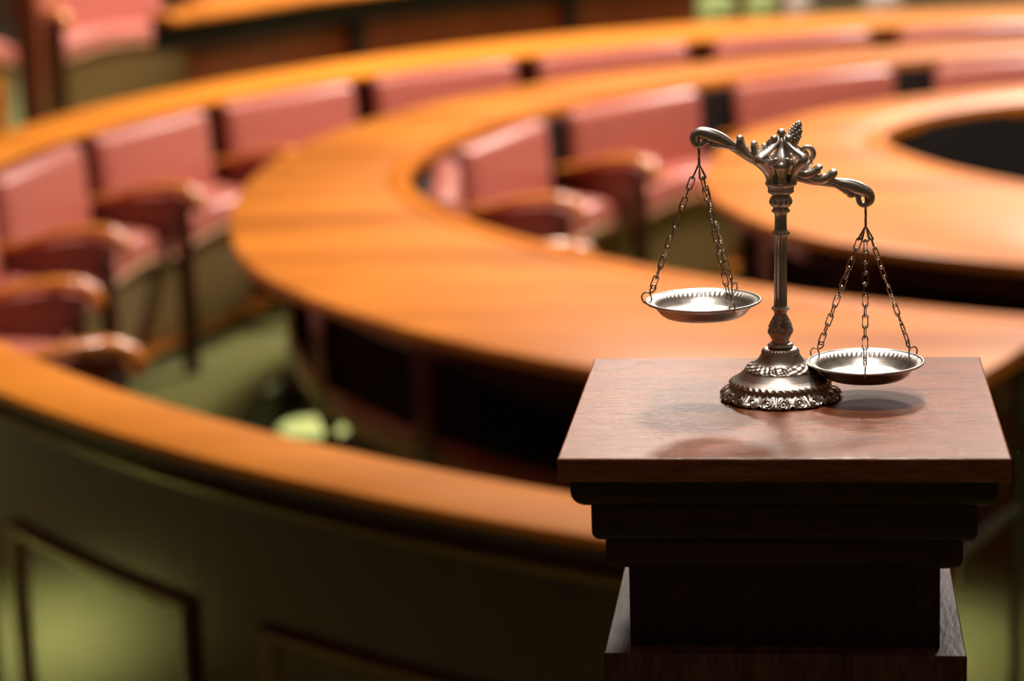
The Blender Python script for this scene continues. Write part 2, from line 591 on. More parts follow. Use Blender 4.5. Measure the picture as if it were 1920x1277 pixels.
def ring_desk(label, rin, rout, a0, a1, base_a, posts, cent=CB, ztop=0.746, overhang=0.13, z0=0.0, void_r=0.32, leg=True, inner=None, mats=None):
    L = Vector((cent[0] + rout(base_a) * cos(radians(base_a)), cent[1] + rout(base_a) * sin(radians(base_a)), z0))
    d = empty('curved_desk', label, 'desk', L)
    H = ztop
    bm = bmesh.new()
    sweep(bm, cent, slab(lambda a: rin(a) + 0.055, rout, H - 0.028, H, 0.010), a0, a1)
    link('desktop', rel(bm, L), M_TOP, d)
    bm = bmesh.new()
    sweep(bm, cent, slab(rin, lambda a: rin(a) + 0.056, H - 0.045, H + 0.002, 0.008), a0, a1)
    link('edge_band', rel(bm, L), M_BAND, d)
    ro = lambda a: rout(a) - overhang
    # apron under the outer edge
    bm = bmesh.new()
    sweep(bm, cent, [(ro, -0.025, H - 0.095), (ro, 0, H - 0.095), (ro, 0, H - 0.028), (ro, -0.025, H - 0.028)], a0, a1)
    link('apron', rel(bm, L), M_DARK, d)
    # moulding under the top
    bm = bmesh.new()
    sweep(bm, cent, [(ro, 0, H - 0.05), (ro, 0.035, H - 0.036), (ro, 0.04, H - 0.028), (ro, 0, H - 0.028)], a0, a1)
    link('moulding', rel(bm, L), M_DARK, d)
    # open shelf with its front rail
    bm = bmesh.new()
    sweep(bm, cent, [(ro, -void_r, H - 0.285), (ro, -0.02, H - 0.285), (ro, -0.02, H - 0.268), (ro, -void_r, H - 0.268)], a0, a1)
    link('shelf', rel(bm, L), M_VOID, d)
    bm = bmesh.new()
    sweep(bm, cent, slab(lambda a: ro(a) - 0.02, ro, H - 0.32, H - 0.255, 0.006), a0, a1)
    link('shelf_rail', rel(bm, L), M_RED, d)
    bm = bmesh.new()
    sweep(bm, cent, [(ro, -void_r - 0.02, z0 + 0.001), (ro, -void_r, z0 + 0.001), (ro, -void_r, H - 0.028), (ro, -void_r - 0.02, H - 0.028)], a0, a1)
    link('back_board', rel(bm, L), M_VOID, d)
    for pa in posts:
        bm = bmesh.new()
        r = ro(pa)
        wa = 0.032 / r * 180 / pi
        sweep(bm, cent, slab(r - 0.035, r + 0.006, H - 0.34, H - 0.03, 0.005), pa - wa, pa + wa, 0.6)
        # turned drop below the shelf rail
        x, y = cent[0] + (r - 0.014) * cos(radians(pa)), cent[1] + (r - 0.014) * sin(radians(pa))
        b2 = bmesh.new()
        lathe(b2, [(0, -0.055), (0.012, -0.052), (0.018, -0.04), (0.016, -0.03), (0.010, -0.022), (0.020, -0.012), (0.022, 0.0), (0, 0.0)], 20)
        bmesh.ops.translate(b2, verts=b2.verts[:], vec=(x, y, H - 0.34))
        me = bpy.data.meshes.new('tmp')
        b2.to_mesh(me)
        b2.free()
        bm.from_mesh(me)
        bpy.data.meshes.remove(me)
        link('post', rel(bm, L), M_DARK, d)
    return d, L


dB, LB = ring_desk('large middle curved desk with broad orange top, directly behind the pedestal', r_b_in, r_b_out, 60, 246.9, 220,
                   [181.5, 192.0, 202.4, 212.8, 223.3, 233.8, 243.5])
# end panel closing the near end of the middle desk
bm = bmesh.new()
sweep(bm, CB, [(2.36, 0, 0.001), (2.93, 0, 0.001), (2.93, 0, 0.717), (2.36, 0, 0.717)], 246.2, 246.75, 0.5)
link('end_panel', rel(bm, LB), M_DARK, dB)
dC, LC = ring_desk('innermost ring desk of orange wood around the dark central well', r_c_in, r_c_out, 90, 450, 215,
                   [150, 165, 180, 195, 210, 225, 240, 255], overhang=0.10, void_r=0.22)
# dark drum closing the well of the inner desk
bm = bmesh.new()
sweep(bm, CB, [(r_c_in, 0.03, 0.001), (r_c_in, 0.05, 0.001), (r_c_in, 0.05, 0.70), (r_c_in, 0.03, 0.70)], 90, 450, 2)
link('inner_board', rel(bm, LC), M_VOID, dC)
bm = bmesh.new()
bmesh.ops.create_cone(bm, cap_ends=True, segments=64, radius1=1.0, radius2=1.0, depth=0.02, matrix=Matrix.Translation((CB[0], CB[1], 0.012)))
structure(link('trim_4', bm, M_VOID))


# ------------------------------------------------------------------ rear desk
def r_d_in(a):
    return interp([(100, 6.0), (110, 5.65), (120, 5.35), (132, 5.0), (139, 4.77), (145, 4.67)], a)


def d_w(a):
    return interp([(134, 0.50), (144.5, 0.10)], a)


LD = Vector((CA[0] + 4.8 * cos(radians(138)), CA[1] + 4.8 * sin(radians(138)), 0.26))
dD = empty('rear_desk', 'dark fronted curved desk of the rear row, beyond the far railing', 'desk', LD)
D0, D1 = 104, 144.5
bm = bmesh.new()
sweep(bm, CA, slab(r_d_in, lambda a: r_d_in(a) + d_w(a) + 0.05, 0.905, 0.935, 0.01), D0, D1)
link('desktop', rel(bm, LD), M_TOP, dD)
bm = bmesh.new()
sweep(bm, CA, [(r_d_in, 0.10, 0.80), (r_d_in, 0.125, 0.80), (r_d_in, 0.125, 0.905), (r_d_in, 0.10, 0.905)], D0, D1)
link('apron', rel(bm, LD), M_VOID, dD)
bm = bmesh.new()
sweep(bm, CA, [(r_d_in, 0.19, 0.261), (r_d_in, 0.21, 0.261), (r_d_in, 0.21, 0.905), (r_d_in, 0.19, 0.905)], D0, D1 - 3)
link('front_board', rel(bm, LD), M_REDB, dD)
bm = bmesh.new()
sweep(bm, CA, slab(lambda a: r_d_in(a) + 0.12, lambda a: r_d_in(a) + 0.19, 0.56, 0.60, 0.008), D0, D1 - 9)
link('shelf_rail', rel(bm, LD), M_REDB, dD)
for pa in (D0 + 0.6, 117, 130):
    bm = bmesh.new()
    sweep(bm, CA, [(r_d_in, 0.12, 0.261), (r_d_in, 0.52, 0.261), (r_d_in, 0.52, 0.905), (r_d_in, 0.12, 0.905)], pa - 0.25, pa + 0.25, 0.5)
    link('side_panel', rel(bm, LD), M_VOID, dD)


# ------------------------------------------------------------------ upholstered seats
def seat_outline(wd, yb, ys, yc, n=14):
    """plan: straight back at yb, sides to ys, bowed front reaching yc"""
    pts = [(-wd, yb), (wd, yb)]
    for i in range(n + 1):
        t = i / n
        x = wd * (1 - 2 * t)
        pts.append((x, ys + (yc - ys) * (1 - (x / wd) ** 2)))
    return pts


def loft(bm, outline, layers):
    cx = sum(p[0] for p in outline) / len(outline)
    cy = sum(p[1] for p in outline) / len(outline)
    rings = []
    for ins, z in layers:
        ring = []
        for x, y in outline:
            dx, dy = x - cx, y - cy
            ln = sqrt(dx * dx + dy * dy)
            f = (ln - ins * 1.25) / ln
            ring.append(bm.verts.new((cx + dx * f, cy + dy * f, z)))
        rings.append(ring)
    n = len(outline)
    for a, b in zip(rings[:-1], rings[1:]):
        for k in range(n):
            bm.faces.new((a[k], a[(k + 1) % n], b[(k + 1) % n], b[k]))
    bm.faces.new(rings[0])
    bm.faces.new(list(reversed(rings[-1])))


def arm_meshes():
    # wooden arm: bar rising to a rounded, down-turned front end; panel below it
    pts = smooth_path([(0, -0.03, 0.588, 0.015), (0, 0.06, 0.604, 0.015), (0, 0.15, 0.628, 0.016), (0, 0.25, 0.636, 0.018), (0, 0.305, 0.624, 0.019),
                       (0, 0.331, 0.594, 0.017), (0, 0.323, 0.570, 0.013)], 5)
    b1 = bmesh.new()
    tube(b1, pts, 14, flat=1.35, ref=Vector((1, 0, 0)))
    b2 = bmesh.new()
    out = [(-0.03, 0.17), (0.06, 0.17), (0.16, 0.30), (0.20, 0.42), (0.255, 0.52), (0.308, 0.575), (0.300, 0.60), (0.24, 0.615), (0.10, 0.600), (-0.03, 0.575)]
    for sx in (-0.013, 0.013):
        pass
    A = [b2.verts.new((-0.014, y, z)) for y, z in out]
    B = [b2.verts.new((0.014, y, z)) for y, z in out]
    b2.faces.new(A)
    b2.faces.new(list(reversed(B)))
    for k in range(len(out)):
        k2 = (k + 1) % len(out)
        b2.faces.new((A[k], B[k], B[k2], A[k2]))
    return b1, b2


def make_seat():
    t = empty('armchair', 'x', 'armchair')
    hw = 0.325
    # backrest: padded slab with rounded edges, slightly raked
    bm = bmesh.new()
    box(bm, -hw, hw, -0.078, -0.004, 0.40, 0.772, 0.035, 6)
    for v in bm.verts:
        k = (v.co.z - 0.40) / 0.37
        v.co.y += 0.020 * (1 - k) + 0.016 * (v.co.x / hw) ** 2 * 0.5
    link('backrest', bm, M_LEATHER, t)
    # seat cushion
    bm = bmesh.new()
    ol = seat_outline(hw, 0.016, 0.205, 0.240)
    loft(bm, ol, [(0.004, 0.468), (0.0, 0.478), (0.0, 0.512), (0.004, 0.528), (0.014, 0.541), (0.030, 0.549), (0.06, 0.553)])
    for v in bm.verts:
        v.co.z -= 0.050 * (v.co.x / hw) ** 2 * max(0, min(1, v.co.y / 0.2))
    link('seat_cushion', bm, M_LEATHER, t)
    # piping along the front of the cushion
    bm = bmesh.new()
    fr = [(x, y + 0.002, 0.473 - 0.050 * (x / hw) ** 2, 0.008) for x, y in ol[2:]]
    tube(bm, fr, 8)
    link('piping', bm, M_PIPE, t)
    # upholstered front and box
    bm = bmesh.new()
    ol2 = seat_outline(hw - 0.01, 0.0, 0.190, 0.222)
    loft(bm, ol2, [(0.0, 0.165), (0.0, 0.468)])
    for v in bm.verts:
        if v.co.z > 0.3:
            v.co.z -= 0.050 * (v.co.x / hw) ** 2 * max(0, min(1, v.co.y / 0.19))
    for v in bm.verts:
        if v.co.z < 0.3 and v.co.y > 0.02:
            v.co.y -= 0.085
    link('seat_box', bm, M_OLIVE, t, angle=60)
    b1, b2 = arm_meshes()
    ar = link('armrest', b1, M_ARM, t)
    ar.location.x = 0.378
    ar.rotation_euler = (0, 0, 0.05)
    pn = link('arm_panel', b2, M_RED, ar, smooth=False)
    bm = bmesh.new()
    box(bm, -hw + 0.03, hw - 0.03, -0.04, 0.06, 0.156, 0.165, 0.001, 1)
    bmesh.ops.translate(bm, verts=bm.verts[:], vec=(0, 0, 0))
    link('plinth', bm, M_DARK, t)
    bm = bmesh.new()
    box(bm, -0.017, 0.017, 0.262, 0.300, 0.1, 0.575, 0.003, 1)
    lg = link('leg', bm, M_DARK, t)
    lg.location.x = 0.378
    return t


def kids(o):
    return [c for c in bpy.data.objects if c.parent == o]


def dup(root, loc, rotz, label, group, scale=None):
    r = root.copy()
    C.objects.link(r)
    r.location = loc
    r.rotation_euler = (0, 0, rotz)
    r['label'] = label
    r['group'] = group
    if scale:
        r.scale = scale
    for ch in kids(root):
        c = ch.copy()
        C.objects.link(c)
        c.parent = r
        for g in kids(ch):
            q = g.copy()
            C.objects.link(q)
            q.parent = c
    return r


def place(proto, cent, r, ang, z, label, group, state={'used': False}, scale=None, turn=0):
    loc = (cent[0] + r * cos(radians(ang)), cent[1] + r * sin(radians(ang)), z)
    rz = radians(ang + 90 + turn)
    if not state['used']:
        state['used'] = True
        proto.location = loc
        proto.rotation_euler = (0, 0, rz)
        proto['label'] = label
        proto['group'] = group
        return proto
    return dup(proto, loc, rz, label, group, scale)


proto = make_seat()
GA = 'pink leather armchairs along the outer railing'
GB = 'pink leather armchairs behind the middle desk'
GD = 'pink leather armchairs of the rear row'
la = {
    202.5: 'lowest pink leather armchair at the left frame edge, just above the near railing',
    190.05: 'pink armchair cut by the left frame edge, second one above the near railing',
    177.6: 'pink armchair whose whole backrest touches the left frame edge',
    165.15: 'pink armchair under the far railing, just left of the rounded desk tip',
    152.7: 'pink armchair under the far railing, its arm end touching the desk top',
    140.2: 'fourth armchair from the left along the far railing, only its back visible',
    127.75: 'pink leather armchair back fifth from left along the far railing, above the bent desk arm',
    115.3: 'pink leather armchair back second from the right along the far railing',
    102.9: 'pink leather armchair back at the right frame edge, along the far railing',
}
for an, lb in la.items():
    place(proto, CA, 3.515, an, 0.0, lb, GA)
# the seat row stands on the carpeted step: its plinths sit on the nosing
lb_ = {
    187.2: 'pink leather armchair inside the middle desk, sliver of back at the inner left curve',
    166.5: 'pink armchair inside the middle desk whose whole back shows left of the scale',
    146.0: 'pink leather armchair inside the middle desk, behind the upper left end of the scale beam',
    125.5: 'pink leather armchair back inside the middle desk, above the far side of the inner desk',
    105.5: 'pink leather armchair back at the right frame edge, inside the middle desk',
}
for an, lb in lb_.items():
    place(proto, CB, 2.25 if an > 200 else 2.29, an, 0.0, lb, GB, scale=(1, 1, 0.957))

ld = {
    146.3: 'rear row armchair at the top left corner, mostly cut by the frame',
    137.9: 'pink leather armchair of the rear row at top left, seat and pale front fully visible',
    130.3: 'rear row armchair behind the left end of the dark fronted rear desk',
}
for an, lb in ld.items():
    place(proto, CA, 6.02, an, 0.26, lb, GD)

# dark post and low partition at the aisle beyond the far railing
bm = bmesh.new()
box(bm, -0.04, 0.04, -0.04, 0.04, 0.0, 2.2, 0.006, 2)
o = link('wooden_post', bm, M_RED, None, loc=(-2.78, 8.6, 0.0))
o['label'] = 'upright reddish wooden post at the top left, beyond the far railing'
o['category'] = 'post'
bm = bmesh.new()
box(bm, -0.25, 0.17, -0.02, 0.02, 0.0, 0.74, 0.006, 2)
o = link('low_partition', bm, M_RAIL, None, loc=(-3.12, 8.75, 0.0))
o['label'] = 'low orange wooden partition board at the far left, beside the upright post'
o['category'] = 'partition'
bm = bmesh.new()
sweep(bm, CA, slab(4.62, 4.9, 0.56, 0.60, 0.01), 90, 101.5)
L = Vector((CA[0], CA[1] + 4.7, 0.26))
o = empty('side_bench', 'orange wooden bench top at the top right corner, beyond the far railing', 'bench', L)
link('bench_top', rel(bm, L), M_TOP, o)
bm = bmesh.new()
sweep(bm, CA, [(4.66, 0, 0.261), (4.69, 0, 0.261), (4.69, 0, 0.56), (4.66, 0, 0.56)], 90, 101.5)
link('front_board', rel(bm, L), M_RED, o)


def stool(x, y, rad, label, fab):
    t = empty('stool', label, 'stool', (x, y, 0.26), 0, 'small cushioned stools at the rear')
    bm = bmesh.new()
    lathe(bm, [(0, 0.405), (rad * 0.9, 0.405), (rad, 0.42), (rad, 0.52), (rad * 0.92, 0.54), (rad * 0.6, 0.55), (0, 0.552)], 28)
    link('cushion', bm, fab, t)
    for k in range(4):
        a = pi / 4 + k * pi / 2
        bm = bmesh.new()
        tube(bm, [(rad * 0.8 * cos(a), rad * 0.8 * sin(a), 0.012, 0.010), (rad * 0.75 * cos(a), rad * 0.75 * sin(a), 0.20, 0.014), (rad * 0.7 * cos(a), rad * 0.7 * sin(a), 0.40, 0.011)], 10)
        link('leg', bm, M_DARK, t)


stool(-0.40, 10.95, 0.085, 'pale green round stool at the top edge, leftmost beyond the far railing', M_GREENF)
stool(-0.20, 11.00, 0.070, 'second pale green stool at the top edge, beside the leftmost one', M_GREENF)
stool(-0.04, 10.95, 0.060, 'small cream stool at the top edge, right of the two green ones', M_CREAM)
stool(0.33, 11.00, 0.085, 'larger cream stool at the top edge, beside the orange bench', M_CREAM)

# ------------------------------------------------------------------ pedestal
PX0, PX1 = -0.14828, 0.11572
PY0, PY1 = 1.39181, 1.65581
ZT = 1.29156
ped = empty('pedestal', 'square dark mahogany pedestal with stepped mouldings carrying the metal scale', 'pedestal', ((PX0 + PX1) / 2, (PY0 + PY1) / 2, 0))
PL = Vector(ped.location)


def sq_prof(bm, prof, cx=(PX0 + PX1) / 2, cy=(PY0 + PY1) / 2):
    """square lathe: prof (half, z)"""
    rings = []
    for h, z in prof:
        rings.append([bm.verts.new((cx + sx * h - PL.x, cy + sy * h - PL.y, z)) for sx, sy in ((-1, -1), (1, -1), (1, 1), (-1, 1))])
    for a, b in zip(rings[:-1], rings[1:]):
        for k in range(4):
            bm.faces.new((a[k], a[(k + 1) % 4], b[(k + 1) % 4], b[k]))
    bm.faces.new(rings[0])
    bm.faces.new(list(reversed(rings[-1])))


hw = (PX1 - PX0) / 2


def ovolo(h, z0, z1, r):
    pts = [(h - r * 1.0, z0)]
    for i in range(7):
        t = i / 6 * pi / 2
        pts.append((h - r + r * sin(t), z0 + r * (1 - cos(t)) * 0.9 + 0.0008))
    pts.append((h, z1))
    return pts


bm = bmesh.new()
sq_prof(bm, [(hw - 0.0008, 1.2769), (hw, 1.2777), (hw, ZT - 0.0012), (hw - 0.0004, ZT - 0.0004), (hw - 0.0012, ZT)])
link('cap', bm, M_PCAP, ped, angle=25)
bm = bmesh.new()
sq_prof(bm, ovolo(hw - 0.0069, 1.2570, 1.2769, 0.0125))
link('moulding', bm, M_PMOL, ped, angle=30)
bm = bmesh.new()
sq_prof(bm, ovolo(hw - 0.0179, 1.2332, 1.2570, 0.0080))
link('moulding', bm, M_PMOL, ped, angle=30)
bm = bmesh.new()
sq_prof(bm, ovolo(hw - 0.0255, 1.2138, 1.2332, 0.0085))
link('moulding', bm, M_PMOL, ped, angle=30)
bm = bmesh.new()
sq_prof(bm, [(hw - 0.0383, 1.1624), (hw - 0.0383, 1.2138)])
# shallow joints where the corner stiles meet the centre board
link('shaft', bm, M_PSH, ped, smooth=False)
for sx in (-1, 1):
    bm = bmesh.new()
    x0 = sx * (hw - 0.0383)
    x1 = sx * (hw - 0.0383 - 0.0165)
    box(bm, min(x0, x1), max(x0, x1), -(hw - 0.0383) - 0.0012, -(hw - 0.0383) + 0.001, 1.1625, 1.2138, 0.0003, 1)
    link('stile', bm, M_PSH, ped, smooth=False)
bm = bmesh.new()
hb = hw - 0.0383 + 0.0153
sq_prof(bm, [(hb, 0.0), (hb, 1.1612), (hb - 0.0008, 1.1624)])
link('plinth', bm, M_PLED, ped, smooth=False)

# ------------------------------------------------------------------ balance scale
SL = Vector((-0.01865, 1.54271, ZT))
scale = empty('balance_scale', 'antique pewter balance scale with tilted scrolled beam and two chained pans on the pedestal', 'scale', SL)
mm = 0.001
LEAN = 0.011


def tri(x):
    return abs((x % 1.0) - 0.5) * 2


def scrolls(u, v, cu, cv, rad, turns=2.4):
    """height of a spiral scroll around (cu, cv) in a cell"""
    du, dv = u - cu, v - cv
    d = sqrt(du * du + dv * dv)
    if d > rad:
        return 0.0
    an = math.atan2(dv, du)
    ph = d / rad * turns * 2 * pi - an
    return (0.5 + 0.5 * cos(ph)) * (1 - (d / rad) ** 4)


def base_disp(a, r, z):
    zz = z / mm
    if zz <= 8.6:
        N = 11
        v = zz / 8.6
        u = (a / (2 * pi) * N + 0.37) % 1.0
        uu = u * 1.9
        h = 0
        h = max(h, scrolls(uu, v * 0.95, 0.48, 0.46, 0.44))
        h = max(h, scrolls(1.9 - uu, v * 0.95, 0.52, 0.42, 0.40, 2.0))
        h = max(h, 0.9 * max(0, 1 - abs(uu - 0.97) / 0.12) * (0.4 + 0.6 * (1 - v)))
        h = max(h, 0.7 * max(0, cos((uu) * 2 * pi * 3)) * max(0, v - 0.72) * 3)
        edge = 1 - min(1, v / 0.12)
        dz = 0.0
        if v < 0.35:
            dz = (1 - v / 0.35) * (2.0 * max(0, 1 - abs(uu - 0.0) / 0.22) + 2.0 * max(0, 1 - abs(uu - 1.9) / 0.22) + 0.9 * (0.5 + 0.5 * cos(uu * 2 * pi * 2.1)))
        lob = 0.9 * cos(2 * pi * (u - 0.5)) * (1 - v)
        return ((1.9 * h - 0.8 + lob) * mm * min(1, 0.35 + v * 2.2) * (1 if v < 0.93 else (1 - v) / 0.07), dz * mm)
    if 8.6 < zz < 12.3:
        t = (zz - 8.6) / 3.7
        return (0.55 * mm * sin(pi * t) * (cos(a * 44 + 2.2 * t * 2) + 0.3), 0)
    if 18.6 < zz < 23.4:
        t = (zz - 18.6) / 4.8
        h = 0.5 * cos(a * 26 + 4 * t) * cos(a * 9) + 0.5 * cos(a * 17 - 6 * t) * sin(8 * t + a * 3)
        return (0.85 * mm * sin(pi * t) * h, 0.4 * mm * sin(pi * t) * h)
    if 29.2 < zz < 32.2:
        t = (zz - 29.2) / 3.0
        return (0.3 * mm * sin(pi * t) * cos(a * 30), 0)
    return (0, 0)


bm = bmesh.new()
prof = [(34, 1.2), (36.5, 0.4), (38.2, 0.2), (38.9, 1.0), (38.4, 2.4), (37.0, 4.0), (35.2, 5.6), (33.4, 7.0), (32.0, 8.2), (31.4, 8.7),
        (32.0, 9.3), (32.4, 10.4), (31.6, 11.6), (30.3, 12.4), (29.3, 12.9), (27.2, 14.2), (25.2, 16.0), (23.6, 17.6), (22.9, 18.4), (22.8, 18.9),
        (21.9, 19.8), (20.2, 21.0), (18.2, 22.2), (16.6, 23.2), (15.4, 24.1), (14.1, 25.6), (13.0, 27.4), (12.1, 29.2), (11.9, 30.2), (11.3, 31.4),
        (10.3, 32.3), (8.5, 32.7), (6.0, 32.8), (0, 32.8)]
lathe(bm, [(r * mm, z * mm) for r, z in prof], 528, base_disp, lean=LEAN, sub=4)
link('base', bm, M_MET, scale, angle=60)


def col_disp(a, r, z):
    zz = z / mm
    if 37.5 < zz < 54:
        t = (zz - 37.5) / 16.5
        N = 4
        u = ((a / (2 * pi) * N + 0.62) % 1.0) * 1.5
        h = max(scrolls(u, t * 1.35, 0.34, 0.42, 0.34, 2.2), scrolls(1.5 - u, t * 1.35, 0.34, 0.42, 0.34, 2.2))
        h2 = max(0, cos((sqrt((u - 0.75) ** 2 * 3 + (t * 1.35 - 0.35) ** 2)) * 2 * pi * 4.5))
        h = h if t < 0.52 else h2 * 0.8
        return ((1.2 * h - 0.5) * mm * sin(pi * t) ** 0.6, 0)
    if 60.2 < zz < 104.5 or 109 < zz < 119:
        return (-0.32 * mm * (0.5 + 0.5 * cos(a * 12)) ** 0.5, 0)
    if 105.3 < zz < 108.5 or 119.8 < zz < 122.9:
        return (0.35 * mm * cos(a * 10), 0)
    if 123.5 < zz < 131:
        t = (zz - 123.5) / 7.5
        return (0.5 * mm * sin(pi * t) * cos(a * 12) * cos(t * 7), 0)
    return (0, 0)


bm = bmesh.new()
prof = [(0, 32.9), (6, 32.9), (7.6, 33.0), (8.3, 33.7), (8.3, 34.5), (7.6, 35.3), (6.2, 36.0), (5.4, 36.8), (5.6, 37.8), (6.6, 40.0), (7.5, 42.4), (7.7, 44.8),
        (7.2, 47.2), (6.1, 49.8), (5.0, 52.0), (4.0, 54.2), (3.9, 55.4), (4.6, 56.8), (5.8, 58.0), (5.9, 58.7), (5.0, 59.4), (4.4, 59.8), (4.35, 60.3), (4.2, 80), (4.1, 104.4), (4.2, 105.0),
        (4.8, 105.6), (5.6, 106.5), (5.3, 107.6), (4.4, 108.5), (4.0, 109.2), (3.9, 119), (4.2, 119.7), (5.4, 120.6), (5.6, 121.5), (4.7, 122.5), (4.6, 123.3),
        (6.0, 124.4), (7.0, 126.0), (7.2, 127.6), (6.7, 129.2), (5.6, 130.6), (5.4, 131.4), (6.2, 132.0), (8.0, 132.9), (8.4, 134.0), (7.9, 134.9), (8.4, 135.5),
        (8.3, 136.4), (8.8, 137.2), (9.9, 138.2), (10.0, 139.4), (9.2, 140.0), (7.5, 140.0), (4.0, 139.0), (2.5, 142.0), (2.4, 148.0), (0, 148.5)]
lathe(bm, [(r * mm, z * mm) for r, z in prof], 144, col_disp, lean=LEAN, sub=3)
link('column', bm, M_MET, scale, angle=50)

# crown: four straps folding in to a trefoil finial
CX = 2.2


def mmp(L):
    return [tuple(v * mm for v in p) for p in L]


bm = bmesh.new()
for an in (-38, -142, 38, 142):
    ca, sa = cos(radians(an)), sin(radians(an))
    k = 1.0
    P = [(8.8, 138.6, 2.4), (9.0, 143, 2.5), (10.6, 147.5, 2.8), (14.0, 151.4, 3.1), (17.2, 154.4, 3.1), (17.0, 156.5, 2.5), (13.0, 158.6, 2.3), (8.5, 161.4, 2.1), (4.5, 164.6, 2.0), (2.0, 167, 1.6)]
    P = smooth_path(P, 5)
    tube(bm, mmp([(CX + r * ca, r * sa, z, q) for r, z, q in P]), 12, flat=1.25, ref=Vector((-sa, ca, 0)), groove=0.10, gn=3)
    # beads on the upper edge
    for i in range(4):
        r, z = 8.0 + i * 2.3, 163.2 - i * 1.35
        ball(bm, (CX + r * ca) * mm, r * sa * mm, z * mm, 0.95 * mm, 10)
    # side leaflet of each strap
    for s in (-1, 1):
        a2 = radians(an + s * 24)
        Q = smooth_path([(10.0, 146, 1.2), (11.4, 150, 1.5), (13.6, 152.8, 1.6), (13.0, 155.4, 1.3)], 4)
        tube(bm, mmp([(CX + r * cos(a2), r * sin(a2), z, q) for r, z, q in Q]), 8)
# front and rear shield between the straps
for sy in (-1, 1):
    Q = smooth_path([(0, -8.6 * 1, 139.5, 2.0), (0, -9.2, 143.5, 1.7), (0, -9.4, 147.0, 2.4), (0, -9.0, 150.5, 3.9), (0, -8.0, 154.0, 3.8), (0, -6.2, 157.5, 2.9), (0, -4.0, 161.5, 1.8), (0, -2.0, 166, 1.7)], 4)
    tube(bm, mmp([(CX + x, -sy * y, z, q) for x, y, z, q in Q]), 16, flat=1.35, ref=Vector((1, 0, 0)), groove=0.12, gn=5)
    ball(bm, CX * mm, sy * 11.4 * mm, 151.0 * mm, 2.9 * mm, 16)
    for sx in (-1, 1):
        Q = smooth_path([(sx * 1.0, 9.6, 154.0, 1.0), (sx * 3.6, 9.8, 155.2, 1.5), (sx * 5.6, 9.4, 153.6, 1.4), (sx * 5.4, 9.2, 151.0, 1.0), (sx * 4.6, 9.0, 146.5, 0.8)], 4)
        tube(bm, mmp([(CX + x, sy * y, z, q) for x, y, z, q in Q]), 8)
lathe(bm, [(r * mm, z * mm) for r, z in [(0, 139.5), (5.2, 140), (4.6, 142.5), (5.6, 146), (7.2, 150), (6.4, 153.5), (4.6, 157), (3.6, 161), (3.2, 164), (0, 165)]], 40,
      lambda a, r, z: (0.5 * mm * cos(a * 8) if r > 0 else 0, 0), ox=CX * mm, sub=3)
lathe(bm, [(0, 163 * mm), (3.2 * mm, 163 * mm), (3.8 * mm, 165 * mm), (2.4 * mm, 166.4 * mm), (0, 167 * mm)], 24, ox=CX * mm)
for an in (-30, -150, 90):
    ball(bm, (CX + 5.2 * cos(radians(an))) * mm, 5.2 * sin(radians(an)) * mm, 167.2 * mm, 2.6 * mm, 16)
ball(bm, CX * mm, -0.5 * mm, 170.6 * mm, 3.0 * mm, 18)
link('crown', bm, M_MET, scale, angle=60)

# beam: scrolled, tilted by 20 degrees about the pivot
PIV = (2.35, 148.35)
TA = radians(20.9)


def bfr(e, n, y=0.0):
    return (PIV[0] + e * cos(TA) + n * sin(TA), y, PIV[1] - e * sin(TA) + n * cos(TA))


bm = bmesh.new()
for s in (-1, 1):
    half = smooth_path([(0, -0.5, 3.2), (10, -1.6, 2.9), (19, -1.3, 2.5), (28, 0.6, 2.4), (35.6, 2.9, 3.1), (42.2, 4.1, 3.9), (49, 4.3, 4.2), (54.8, 3.9, 3.6), (58.2, 2.0, 2.8), (58.9, -1.0, 2.4), (57.0, -3.8, 2.0), (54.6, -4.4, 1.7), (52.4, -3.0, 1.7), (51.2, -0.6, 1.8)], 6)
    tube(bm, mmp([(*bfr(s * e, n), r) for e, n, r in half]), 18, flat=0.85, groove=0.07, gn=5)
    # upper acanthus leaves: main curl and smaller one in front
    for (e, n, q) in ((31.5, 10.2, 1.0), (22.0, 9.8, 0.95), (26.5, 5.4, 0.6), (17.0, 5.6, 0.6)):
        for yo in (-1.3, 1.3) if q > 0.9 else (0,):
            lf = smooth_path([(e - 14 * q, 0.2, 2.0 * q), (e - 8 * q, 0.9, 2.8 * q), (e - 3.8 * q, n * 0.34, 3.1 * q), (e - 1.6, n * 0.60, 2.8 * q), (e - 0.5, n * 0.80, 2.8 * q), (e - 1.0, n * 0.93, 2.2 * q)], 5)
            tube(bm, mmp([(*bfr(s * a, b, yo), r) for a, b, r in lf]), 10, flat=0.95, groove=0.08, gn=3)
    # lower leaf near the end
    for yo, e, n, q in ((0, 46.5, -1.4, 1.2), (1.2, 50.5, -0.6, 0.9), (-1.4, 43.5, -0.4, 0.9)):
        lf = smooth_path([(e - 16, 1.6, 1.0 * q), (e - 9, 1.6, 1.6 * q), (e - 3, 0.6 + n * 0.2, 1.8 * q), (e, n, 1.6 * q), (e + 1.5, n + 0.9, 1.0 * q)], 5)
        tube(bm, mmp([(*bfr(s * a, b, yo), r) for a, b, r in lf]), 10)
    # ridge line on top
    rg = smooth_path([(16, 1.2, 0.7), (28, 2.6, 0.8), (36, 5.2, 0.9), (43, 7.2, 1.0), (50, 7.4, 1.0), (56, 6.2, 0.8)], 5)
    tube(bm, mmp([(*bfr(s * a, b, 1.2), r) for a, b, r in rg]), 8)
    tube(bm, mmp([(*bfr(s * a, b, -1.4), r) for a, b, r in rg]), 8)
